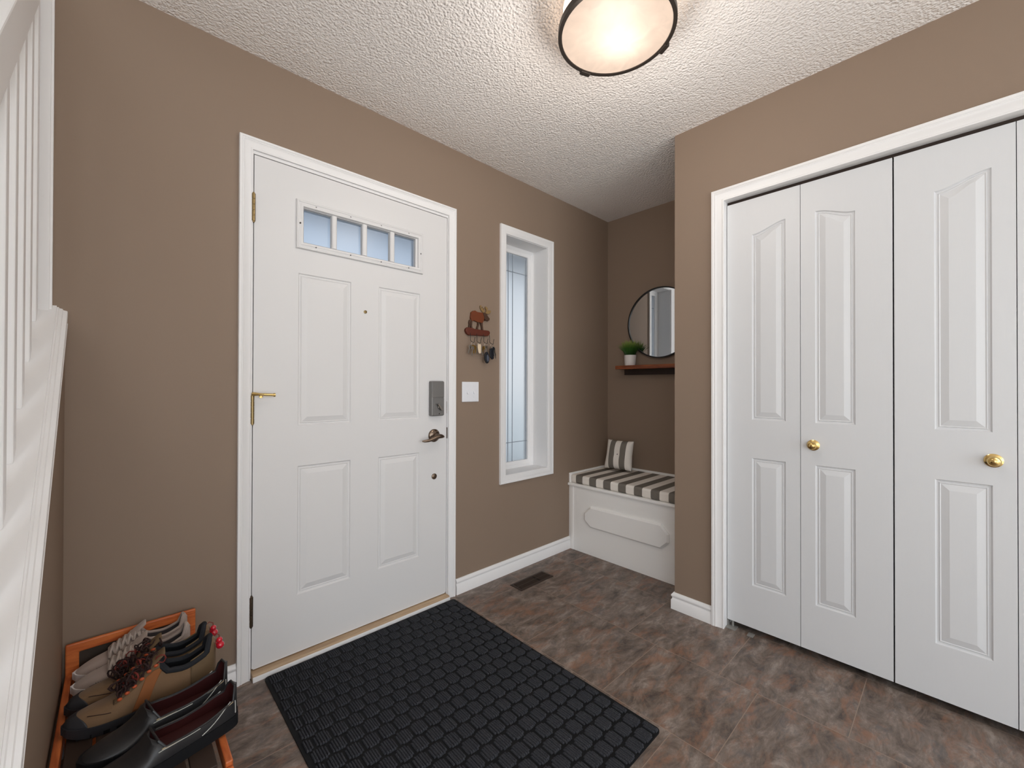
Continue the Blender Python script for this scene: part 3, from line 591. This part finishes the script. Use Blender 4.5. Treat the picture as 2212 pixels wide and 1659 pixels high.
def pw(u, v, w): k = 1-.055*(1-u*u)*abs(v)**3-0; q = 1-.055*(1-v*v)*abs(u)**3; return (u*.107*q*(1+.07*max(0, -v)), v*.112*k, w)
rws = [[pw(-1+2*i/nn, -1+2*j/nn, pz(-1+2*i/nn, -1+2*j/nn)) for i in range(nn+1)] for j in range(nn+1)]; rwb = [[pw(-1+2*i/nn, -1+2*j/nn, -pz(-1+2*i/nn, -1+2*j/nn)) for i in range(nn+1)] for j in range(nn+1)]
pil.grid(rws); pil.grid(rwb)
pr_ = root('throw_pillow', (2.682, 1.698, .642), 'small square striped tufted pillow leaning in the alcove corner', 'pillow')
po = pil.build('cover', mk_stripe('striped_pillow_canvas', 0, -.106, .0424, 0), pr_, subsurf=1, local=True)
MB().ball((0, 0, .031), .007, sc=(1, 1, .5)).build('tuft_button', mat('dark_button', (60, 56, 52), .6), pr_, local=True)
# pillow local x -> -y world, local y -> up, local z -> -x (towards the room), leaning back
th = math.radians(14)
ax_ = Vector((.10, -.995, 0)).normalized(); nz_ = Vector((-math.cos(th)*.995, -math.cos(th)*.10, math.sin(th))).normalized(); ay_ = nz_.cross(ax_)
pr_.rotation_euler = Matrix((ax_, ay_, nz_)).transposed().to_euler()

# ------------------------------------------------------------------ mirror, shelf, plant
mi = root('wall_mirror', (DB, 1.4445, 1.5985), 'round wall mirror with a thin black frame', 'mirror')
m = MB(); m.lathe([(.2445, .002), (.2525, .002), (.2525, .024), (.2445, .024)], (DB-.0005, 1.4445, 1.5985), 'x', 96, sgn=-1)
m.f = m.f[:-2]; m.m = m.m[:-2]; m.f += [[j, (j+1) % 96, 288+(j+1) % 96, 288+j] for j in range(96)]; m.m += [0]*96
m.build('frame', 'black', mi, smooth=True)
MB().lathe([(.2445, .002), (.2445, .016)], (DB-.0005, 1.4445, 1.5985), 'x', 96, sgn=-1).build('mirror_glass', 'mirror', mi)
sh = root('wall_shelf', (DB, 1.44, 1.283), 'reddish wooden wall shelf under the round mirror', 'shelf')
bx(DB-.115, DB-.0005, 1.13, 1.747, 1.270, 1.2965).build('board', 'shelf', sh, bevel=.002)
bx(DB-.022, DB-.0005, 1.16, 1.727, 1.229, 1.270).build('ledge', 'shelfdark', sh, bevel=.001)
pp = root('potted_plant', (DB-.060, 1.655, 1.297), 'small potted grass in a white pot on the wooden shelf', 'plant')
MB().lathe([(0, 0), (.038, 0), (.0395, .003), (.0435, .074), (.0430, .0765), (.040, .0765), (.0385, .066), (0, .066)], (DB-.060, 1.655, 1.297), n=40).build('pot', 'pot', pp, smooth=True)
MB().lathe([(.0385, .0), (.0, .004)], (DB-.060, 1.655, 1.364), n=24).build('soil', 'soil', pp)
m = MB()
for k in range(330):
    a = random.uniform(0, 2*PI); r = .032*math.sqrt(random.random()); lean = random.uniform(.1, 1.)*r/.032; L = random.uniform(.095, .135)*(1-.22*lean)
    b = Vector((DB-.060+r*math.cos(a), 1.655+r*math.sin(a), 1.366)); d = Vector((math.cos(a)*.5*lean, math.sin(a)*.72*lean, 1)).normalized(); wv = Vector((-math.sin(a+.6), math.cos(a+.6), 0))*.0018
    p1 = b+d*L*.5; p2 = b+d*L*.8+Vector((math.cos(a), math.sin(a), 0))*.012*lean; p3 = b+d*L*.98+Vector((math.cos(a), math.sin(a), -.1))*.030*lean
    nv = d.cross(wv).normalized()*.0004
    m.add([b-wv+nv, b+wv+nv, p1-wv*.9+nv, p1+wv*.9+nv, p2-wv*.65+nv, p2+wv*.65+nv, p3, b-nv, p1-nv, p2-nv], [(0, 1, 3, 2), (2, 3, 5, 4), (4, 5, 6), (0, 2, 8, 7), (2, 4, 9, 8), (4, 6, 9), (1, 7, 8, 3), (3, 8, 9, 5), (5, 9, 6)])
for v in range(len(m.v)):
    if m.v[v][0] > DB-.004: m.v[v] = (DB-.004, m.v[v][1], m.v[v][2])
g_ = m.build('grass_blades', 'grass', pp); g_['kind'] = 'stuff'

# ------------------------------------------------------------------ floor vent
fv = root('floor_vent', (1.782, 1.7145, 0), 'small brown metal floor vent near the front wall', 'floor vent')
mv = mat('brown_vent_metal', (62, 50, 43), .45, metal=.3)
vx0, vx1, vy0, vy1 = 1.648, 1.918, 1.666, 1.762
m = MB(); P_ = lambda u, v, o: (u, v, .0005+o); frame_loop(m, [(0, 0), (.003, .004), (.014, .0045), (.017, .002), (.017, 0)], vx0, vx1, vy0, vy1, P_); m.build('frame', mv, fv)
bx(vx0+.016, vx1-.016, vy0+.016, vy1-.016, .0003, .0008).build('duct_shade', 'dark', fv)  # flat dark sheet standing in for the shaded depth below the louvers
for k in range(21):
    x = vx0+.026+k*.0109
    if k != 13: MB().prism([(x-.0022, .0009), (x+.0022, .0009), (x+.0032, .0034), (x+.0006, .0034)], 'y', vy0+.016, vy1-.016).build('louver', mv, fv)
bx(vx0+.016, vx1-.016, (vy0+vy1)/2-.002, (vy0+vy1)/2+.002, .003, .0042).build('crossbar', mv, fv)

# ------------------------------------------------------------------ door mat
dm = root('door_mat', (.8715, 1.27, 0), 'black ribbed door mat in front of the entry door', 'door mat')
mx0, mx1, my0, my1 = .424, 1.319, .675, 1.850
def rrect(x0, x1, y0, y1, r, n=6):
    o = []
    for cx, cy, a0 in ((x1-r, y1-r, 0), (x0+r, y1-r, PI/2), (x0+r, y0+r, PI), (x1-r, y0+r, 1.5*PI)):
        o += [(cx+r*math.cos(a0+PI/2*k/n), cy+r*math.sin(a0+PI/2*k/n)) for k in range(n+1)]
    return o
MB().prism(rrect(mx0, mx1, my0, my1, .016), 'z', .0004, .0055).build('backing', 'rubber', dm)
m = MB(); px_, py_ = .0548, .0585; row = 0; y = my1-.007
while y-.0485 > my0+.004:
    x = mx0+.010-(px_/2 if row % 2 else 0)+random.uniform(-.004, .004)
    while x < mx1-.010:
        for k in range(6):
            xa = x+.004+k*.0078; xb = xa+.0064
            if xa < mx0+.006 or xb > mx1-.006: continue
            h = .0118+random.uniform(-.0008, .0008)-(.0015 if k in (0, 5) else 0); e = .0015+(.0055 if k in (0, 5) else 0)
            y0_, y1_ = y-.0545+e+random.uniform(-.001, .001), y-e+random.uniform(-.001, .001); j = random.uniform(-.0006, .0006)
            b = .0022
            m.add([(xa+j, y0_, .0054), (xb+j, y0_, .0054), (xb+j, y1_, .0054), (xa+j, y1_, .0054), (xa+j, y0_+.001, h-.0025), (xb+j, y0_+.001, h-.0025), (xb+j, y1_-.001, h-.0025), (xa+j, y1_-.001, h-.0025),
                   (xa+b*.6+j, y0_+b*1.8, h), (xb-b*.6+j, y0_+b*1.8, h), (xb-b*.6+j, y1_-b*1.8, h), (xa+b*.6+j, y1_-b*1.8, h)],
                  [(0, 1, 5, 4), (1, 2, 6, 5), (2, 3, 7, 6), (3, 0, 4, 7), (4, 5, 9, 8), (5, 6, 10, 9), (6, 7, 11, 10), (7, 4, 8, 11), (8, 9, 10, 11)])
        x += px_
    y -= py_; row += 1
m.build('pile', 'pile', dm)['kind'] = 'stuff'
#SHOES#
# ------------------------------------------------------------------ shoe rack
rk = root('shoe_rack', (.05, 1.58, 0), 'orange wood shoe rack with a dark framed end panel in the corner', 'shoe rack')
RX0, RX1, RY0, RY1, RZ = -.109, .210, 1.185, 1.8745, .347
ZS = .250
for k, (ya, yb) in enumerate(((RY1-.0115, RY1), (RY0, RY0+.0115))):
    fr = MB(); fp = [(0, 0), (0, .0115), (.030, .0115), (.030, 0)]
    frame_loop(fr, fp, RX0, RX1, .002, RZ if k == 0 else .232, lambda u, v, o: (u, yb-o, v))
    e = fr.build('end_frame', 'rackwood', rk, bevel=.004, segs=3)
    bx(RX0+.029, RX1-.029, ya+.004, ya+.009, .031, (RZ if k == 0 else .232)-.029).build('inset_panel', 'slate', e)['label'] = 'dark panel inside the wooden frame'
bx(RX0, RX0+.016, RY0+.012, RY1-.012, .218, .256).build('side_rail', 'rackwood_y', rk, bevel=.003)
bx(RX1-.016, RX1, RY0+.012, RY1-.012, .205, .243).build('side_rail', 'rackwood_y', rk, bevel=.003)
for k in range(5): 
    x = RX0+.022+k*.0545; bx(x, x+.048, RY0+.012, RY1-.012, ZS-.014, ZS-.0008).build('slat', 'shelfdark', rk, bevel=.002)

# ------------------------------------------------------------------ shoes (toe at local x = 0, heel towards +x)
def shoe(name, label, group, loc, Lg, Wd, Ht, st, mir=1, rz=0., seed=1):
    rnd = random.Random(seed)
    r = root(name, loc, label, 'shoe', group); r.rotation_euler.z = rz
    TS = st['ts']; bw = lambda s: slerp(s, st['plan'])*Wd/2; hh = lambda s: slerp(s, st['prof'])*Ht
    cc = lambda s: mir*.005*math.sin(PI*min(1, s*1.15))-mir*.002
    NS, NP = 44, 32
    st_s = [0.5*(1-math.cos(PI*k/NS)) for k in range(NS+1)]
    o0, o1 = st['open']; fc = st['cut']
    def pt(s, ph, off=0.):
        w = bw(s)+off; h = max(.004, hh(s)-TS)+off
        k = min(1, max(0, (s-.25)/.3)); a = .75*(1-k)+st['wall']*k; b = .95*(1-k)+.80*k
        c, d = math.cos(ph), max(0, math.sin(ph))
        lean = 1-st['lean']*(d**2)*k
        return Vector((s*Lg+(off if s > .9 else -off if s < .05 else 0)*.8, cc(s)+w*math.copysign(abs(c)**a, c)*lean, TS-.003+h*d**b))
    # sole
    n = 52; ring = []
    for k in range(n+1): ring.append((st_s[int(round(k*NS/n))] if False else 0.5*(1-math.cos(PI*k/n))))
    def sole(z0, z1, fl, nm, m_, spring):
        mb = MB(); out = [(s, cc(s)+bw(s)+fl) for s in ring]+[(s, cc(s)-bw(s)-fl) for s in ring[::-1]]
        ex = [((s-.5)*(1+2*fl/Lg)+.5)*Lg for s, _ in out]
        def zz(s): return spring*max(0, (.22-s)/.22)**2
        lo = [(x, y, z0+zz(s)) for x, (s, y) in zip(ex, out)]; hi = [(x, y, z1+zz(s)*.6) for x, (s, y) in zip(ex, out)]; N_ = len(out); h_ = N_//2
        vs = lo+hi; fs = [(i, (i+1) % N_, N_+(i+1) % N_, N_+i) for i in range(N_)]
        for base in (0, N_):
            for i in range(h_-1): fs.append((base+i, base+i+1, base+N_-2-i, base+N_-1-i))
        mb.add(vs, fs); return mb.build(nm, m_, r, smooth=True, local=True)
    so = sole(0, TS, st['flare'], 'sole', st['sole'], st['spring'])
    if st.get('out'): 
        for q in range(12):
            s = .08+q*.078; bxs = MB().box(s*Lg, s*Lg+.012, cc(s)-bw(s)-st['flare']-.0015, cc(s)+bw(s)+st['flare']+.0015, .0005, .009); bxs.build('tread_lug', st['out'], so, local=True)
    # upper with an ankle opening
    def cutphi(s):
        if s <= o0 or s >= o1: return 0
        k = min(1, (s-o0)/.05, (o1-s)/.035); return fc*k
    rows = []
    for s in st_s:
        c = cutphi(s); row = []
        for j in range(NP+1):
            t_ = j/NP
            ph = t_*PI if not c else ((PI/2-c)*t_*2 if t_ <= .5 else PI/2+c+(PI/2-c)*(t_-.5)*2)
            row.append(pt(s, ph))
        rows.append(row)
    mb = MB(); mid = NP//2
    vs_l = []
    nr = len(rows)
    allv = []; idx = {}
    for i, row in enumerate(rows):
        c = cutphi(st_s[i])
        for j in range(NP+1):
            idx[(i, j, 0)] = len(allv); allv.append(row[j])
            if j == mid and c:
                allv[-1] = pt(st_s[i], PI/2-c); idx[(i, j, 1)] = len(allv); allv.append(pt(st_s[i], PI/2+c))
            elif j == mid: idx[(i, j, 1)] = idx[(i, j, 0)]
    g_ = lambda i, j, side: idx[(i, j, side if j == mid else 0)]
    fs = []
    for i in range(nr-1):
        for j in range(NP):
            sd = 0 if j < mid else 1
            fs.append((g_(i, j, sd), g_(i, j+1, 0 if j+1 < mid or sd == 0 else 1), g_(i+1, j+1, 0 if j+1 < mid or sd == 0 else 1), g_(i+1, j, sd)))
    mb.add(allv, fs)
    upo = mb.build('upper', [st['upper'], st['lining']], r, solid=.0035, smooth=True, local=True)
    # insole
    mb = MB(); ii = [s for s in st_s if .12 < s < .95]; mb.grid([[(s*Lg, cc(s)+bw(s)*.86*q, TS+.003) for q in (-1, 0, 1)] for s in ii]); mb.build('insole', st['lining'], r, local=True)
    # padded collar rim
    sl = [s for s in st_s if o0 < s < o1]
    path = [pt(s, PI/2-cutphi(s)) for s in sl]+[pt(s, PI/2+cutphi(s)) for s in sl[::-1]]
    MB().tube(path, st['rim'], 8, closed=True).build('collar', st['collar'], r, smooth=True, local=True)
    # overlays that hug the upper
    for nm, m_, s0, s1, p0, p1, off in st.get('overlay', []):
        mb = MB(); k1, k2 = 14, 14
        grid_ = [[pt(s0(p)+(s1(p)-s0(p))*i/k1, p, off) for p in [p0+(p1-p0)*j/k2 for j in range(k2+1)]] for i in range(k1+1)]
        mb.grid(grid_); mb.build(nm, m_, r, solid=.002, smooth=True, local=True)
    if st.get('tongue'):
        s0, s1, hgt, wd, m_ = st['tongue']; mb = MB(); rws = []
        for i in range(11):
            k = i/10; s = s0+(s1-s0)*k; z = hh(s0)+.001+(hgt-hh(s0))*k**.85; w = wd*(.75+.25*k)*(1 if k < .9 else .8)
            rws.append([Vector((s*Lg, cc(s)+w*q, z-.010*q*q)) for q in (-1, -.6, -.2, .2, .6, 1)])
        mb.grid(rws); mb.build('tongue', m_, r, solid=.006, smooth=True, local=True, subsurf=1)
    if st.get('laces'):
        s0, s1, nrow, half, rad, m_, m2, bow = st['laces']; mb = MB()
        ey = []
        def arc(sa, da, sb, db, off, lift, n=8):
            return [pt(sa+(sb-sa)*k/n, PI/2+da+(db-da)*k/n, off+lift*math.sin(PI*k/n)) for k in range(n+1)]
        for i in range(nrow):
            s = s0+(s1-s0)*i/(nrow-1); ey.append((s, half*(1.05-.25*i/(nrow-1))))
            mb.tube(arc(s, -ey[-1][1], s, ey[-1][1], rad*.4, rad*1.2), rad, 8)
        for (sa, da), (sb, db) in zip(ey, ey[1:]):
            mb.tube(arc(sa, -da, sb, db, rad*.4, rad*2.0), rad, 8); mb.tube(arc(sa, da, sb, -db, rad*.4, rad*2.8), rad, 8)
        ey = [(pt(a, PI/2-d, rad), pt(a, PI/2+d, rad)) for a, d in ey]
        mb.build('laces', m_, r, smooth=True, local=True)
        if bow:
            for mm, cnt in ((m_, bow), (m2, bow//4)):
                mb = MB()
                for q in range(cnt):
                    i = rnd.randrange(nrow); base = (ey[i][0]+ey[i][1])/2+Vector((rnd.uniform(-.02, .02), rnd.uniform(-.022, .022), .004)); pth = []
                    ang = rnd.uniform(0, 2*PI); R1 = rnd.uniform(.008, .02)
                    for k in range(9):
                        t_ = 2*PI*k/8*rnd.uniform(.9, 1.05); pth.append(base+Vector((R1*math.cos(t_)*math.cos(ang), R1*math.cos(t_)*math.sin(ang), .010+.010*math.sin(t_)+rnd.uniform(-.002, .002))))
                    mb.tube(pth, rad*rnd.uniform(.7, .95), 6)
                mb.build('lace_loops', mm, r, smooth=True, local=True)
            for i, (a_, b_) in enumerate(ey):
                for e in (a_, b_): MB().ball(e+Vector((0, 0, .002)), .0055, 10, 6, (1, .7, .8)).build('lace_hook', st['hook'], r, smooth=True, local=True)
    for pth, rad, nm, m_ in st.get('stitch', []):
        mb = MB(); mb.tube([pt(s, p, .0012) for s, p in pth], rad, 5); mb.build(nm, m_, r, smooth=True, local=True)
    if st.get('charm'):
        b = pt(.985, PI/2)+Vector((.004, 0, -.004)); cm = MB()
        cm.ball(b+Vector((.010, 0, -.012)), .0085, 12, 8); cm.ball(b+Vector((.012, 0, -.028)), .011, 12, 8); cm.ball(b+Vector((.005, .006, -.020)), .007, 10, 6)
        ch = cm.build('heel_charm', st['charm'], r, smooth=True, local=True); ch['label'] = 'shiny red bead charm at the heel'
        MB().tube([b+Vector((-.012, 0, .002)), b+Vector((0, .002, .010)), b+Vector((.009, 0, .004)), b+Vector((.010, 0, -.008))], .0013, 6).build('charm_loop', 'lace_red', r, smooth=True, local=True)
    return r
MAT['knit'] = mat('beige_knit', (172, 156, 147), .9, sheen=.3, bump=((1, 1, 1), 700, .3, .001)); MAT['lace_beige'] = mat('beige_lace', (188, 176, 168), .85)
MAT['knit_lining'] = mat('grey_knit_lining', (92, 86, 86), .9); MAT['sole_white'] = mat('white_foam_sole', (230, 228, 228), .5)
MAT['nubuck'] = mat('brown_nubuck', (120, 93, 66), .8, sheen=.2, bump=((1, 1, 1), 260, .25, .001)); MAT['nubuck_dark'] = mat('olive_brown_suede', (104, 84, 60), .85, bump=((1, 1, 1), 300, .2, .001))
MAT['navy'] = mat('dark_padded_lining', (30, 32, 37), .85); MAT['toe_rubber'] = mat('charcoal_toe_rubber', (48, 48, 52), .5)
MAT['lace_dark'] = mat('dark_maroon_lace', (48, 28, 26), .8); MAT['lace_red'] = mat('rust_red_lace', (120, 44, 36), .7); MAT['hookorange'] = mat('orange_lace_hook', (186, 84, 46), .5)
MAT['bead'] = mat('shiny_red_bead', (196, 22, 44), .12, coat=1.); MAT['leather'] = mat('black_leather', (40, 40, 42), .38, spec=.5, bump=((1, 1, 1), 220, .15, .001))
MAT['maroon'] = mat('maroon_lining', (58, 18, 18), .55); MAT['thread'] = mat('pale_stitching', (190, 190, 184), .7); MAT['elastic'] = mat('cream_elastic_edge', (176, 160, 130), .8, bump=((1, 0, 0), 900, .5, .002))
MAT['accent'] = mat('orange_brown_suede', (138, 84, 44), .8)
H = PI/2
PLAN = [(0, .03), (.03, .40), (.10, .72), (.22, .96), (.33, 1.), (.48, .90), (.62, .78), (.80, .74), (.92, .66), (.975, .46), (1., .05)]
SNK = dict(ts=.024, spring=.012, flare=.001, wall=.42, lean=.22, sole='sole_white', upper='knit', lining='knit_lining', collar='knit', rim=.0045, open=(.56, .965), cut=.80,
  plan=PLAN, prof=[(0, .30), (.04, .40), (.15, .54), (.28, .64), (.42, .84), (.55, 1.02), (.66, .94), (.78, .90), (.90, 1.06), (.97, 1.22), (1., 1.1)],
  tongue=(.36, .60, .128, .024, 'knit'), laces=(.29, .545, 6, .62, .0036, 'lace_beige', None, 0), hook='knit')
rib = [([(s, .10+.0), (s-.01, .50)], .0009, 'side_rib', 'knit_lining') for s in [.20+.018*k for k in range(13)]]
rib += [([(s, PI-.10), (s-.01, PI-.50)], .0009, 'side_rib', 'knit_lining') for s in [.20+.018*k for k in range(13)]]
SNK['stitch'] = rib
HIK = dict(ts=.025, spring=.014, flare=.003, wall=.40, lean=.20, sole='toe_rubber', out='rubber', upper='nubuck', lining='navy', collar='navy', rim=.0075, open=(.57, .955), cut=.80,
  plan=PLAN, prof=[(0, .32), (.04, .42), (.14, .50), (.28, .57), (.42, .80), (.55, 1.08), (.64, 1.04), (.76, .94), (.88, 1.06), (.97, 1.22), (1., 1.1)],
  tongue=(.38, .62, .150, .028, 'nubuck_dark'), laces=(.33, .56, 6, .60, .0024, 'lace_dark', 'lace_red', 40), hook='hookorange', charm='bead',
  overlay=[('toe_cap', 'toe_rubber', lambda p: .004, lambda p: .075+.07*abs(math.cos(p))**2, .02, PI-.02, .002), ('heel_counter', 'nubuck_dark', lambda p: .80, lambda p: .99, .05, .95, .0015), ('heel_counter', 'nubuck_dark', lambda p: .80, lambda p: .99, PI-.95, PI-.05, .0015),
           ('side_panel', 'accent', lambda p: .40+.10*p, lambda p: .50+.12*p, .05, .95, .0015), ('side_panel', 'accent', lambda p: .40+.10*(PI-p), lambda p: .50+.12*(PI-p), PI-.95, PI-.05, .0015),
           ('eyelet_panel', 'nubuck_dark', lambda p: .29, lambda p: .60, .95, 1.25, .0018), ('eyelet_panel', 'nubuck_dark', lambda p: .29, lambda p: .60, PI-1.25, PI-.95, .0018)],
  stitch=[([(.14+.02*k, PI-.9+.05*k) for k in range(8)], .0009, 'seam', 'lace_dark'), ([(.14+.02*k, .9-.05*k) for k in range(8)], .0009, 'seam', 'lace_dark')])
BLK = dict(ts=.028, spring=.008, flare=.002, wall=.36, lean=.12, sole='rubber', upper='leather', lining='maroon', collar='leather', rim=.0028, open=(.40, .975), cut=1.02,
  plan=[(0, .03), (.03, .42), (.10, .74), (.22, .97), (.33, 1.), (.48, .94), (.62, .86), (.80, .82), (.92, .72), (.975, .5), (1., .05)],
  prof=[(0, .32), (.04, .42), (.14, .50), (.26, .56), (.35, .72), (.41, 1.0), (.50, .98), (.62, .92), (.76, .98), (.88, 1.16), (.97, 1.26), (1., 1.2)],
  overlay=[('elastic_trim', 'elastic', lambda p: .44, lambda p: .58, .50, .545, .0022), ('elastic_trim', 'elastic', lambda p: .80, lambda p: .93, .50, .545, .0022),
           ('elastic_trim', 'elastic', lambda p: .44, lambda p: .58, PI-.545, PI-.50, .0022), ('elastic_trim', 'elastic', lambda p: .80, lambda p: .93, PI-.545, PI-.50, .0022)],
  stitch=[([(.70+.03*k, .08+.05*k+.004*k*k) for k in range(8)], .0011, 'stitching', 'thread'), ([(.70+.03*k, PI-(.08+.05*k+.004*k*k)) for k in range(8)], .0011, 'stitching', 'thread'),
          ([(.95, .08+.06*k) for k in range(8)], .0011, 'stitching', 'thread'), ([(.95, PI-.08-.06*k) for k in range(8)], .0011, 'stitching', 'thread'),
          ([(.42+.03*k, .47) for k in range(10)], .0010, 'stitching', 'thread'), ([(.42+.03*k, PI-.47) for k in range(10)], .0010, 'stitching', 'thread')])
shoe('sneaker', 'beige knit sneaker nearest the wall against the framed panel', 'beige knit sneakers on the rack', (-.090, 1.819, ZS), .272, .082, .096, SNK, 1, 0, 1)
shoe('sneaker', 'beige knit sneaker lying next to the brown hiking shoes', 'beige knit sneakers on the rack', (-.090, 1.736, ZS), .272, .082, .096, SNK, -1, 0, 2)
shoe('hiking_shoe', 'brown laced hiking shoe next to the beige sneakers', 'brown hiking shoes on the rack', (-.094, 1.638, ZS), .315, .088, .116, HIK, 1, 0, 3)
shoe('hiking_shoe', 'brown laced hiking shoe next to the black leather shoes', 'brown hiking shoes on the rack', (-.094, 1.545, ZS), .318, .088, .116, HIK, -1, 0, 4)
shoe('leather_shoe', 'black leather shoe with maroon lining next to the hiking shoes', 'black leather shoes on the rack', (-.060, 1.378, ZS), .300, .094, .090, BLK, 1, .19, 5)
shoe('leather_shoe', 'black leather shoe with maroon lining at the near end of the rack', 'black leather shoes on the rack', (-.060, 1.274, ZS), .306, .094, .080, BLK, -1, .19, 6)
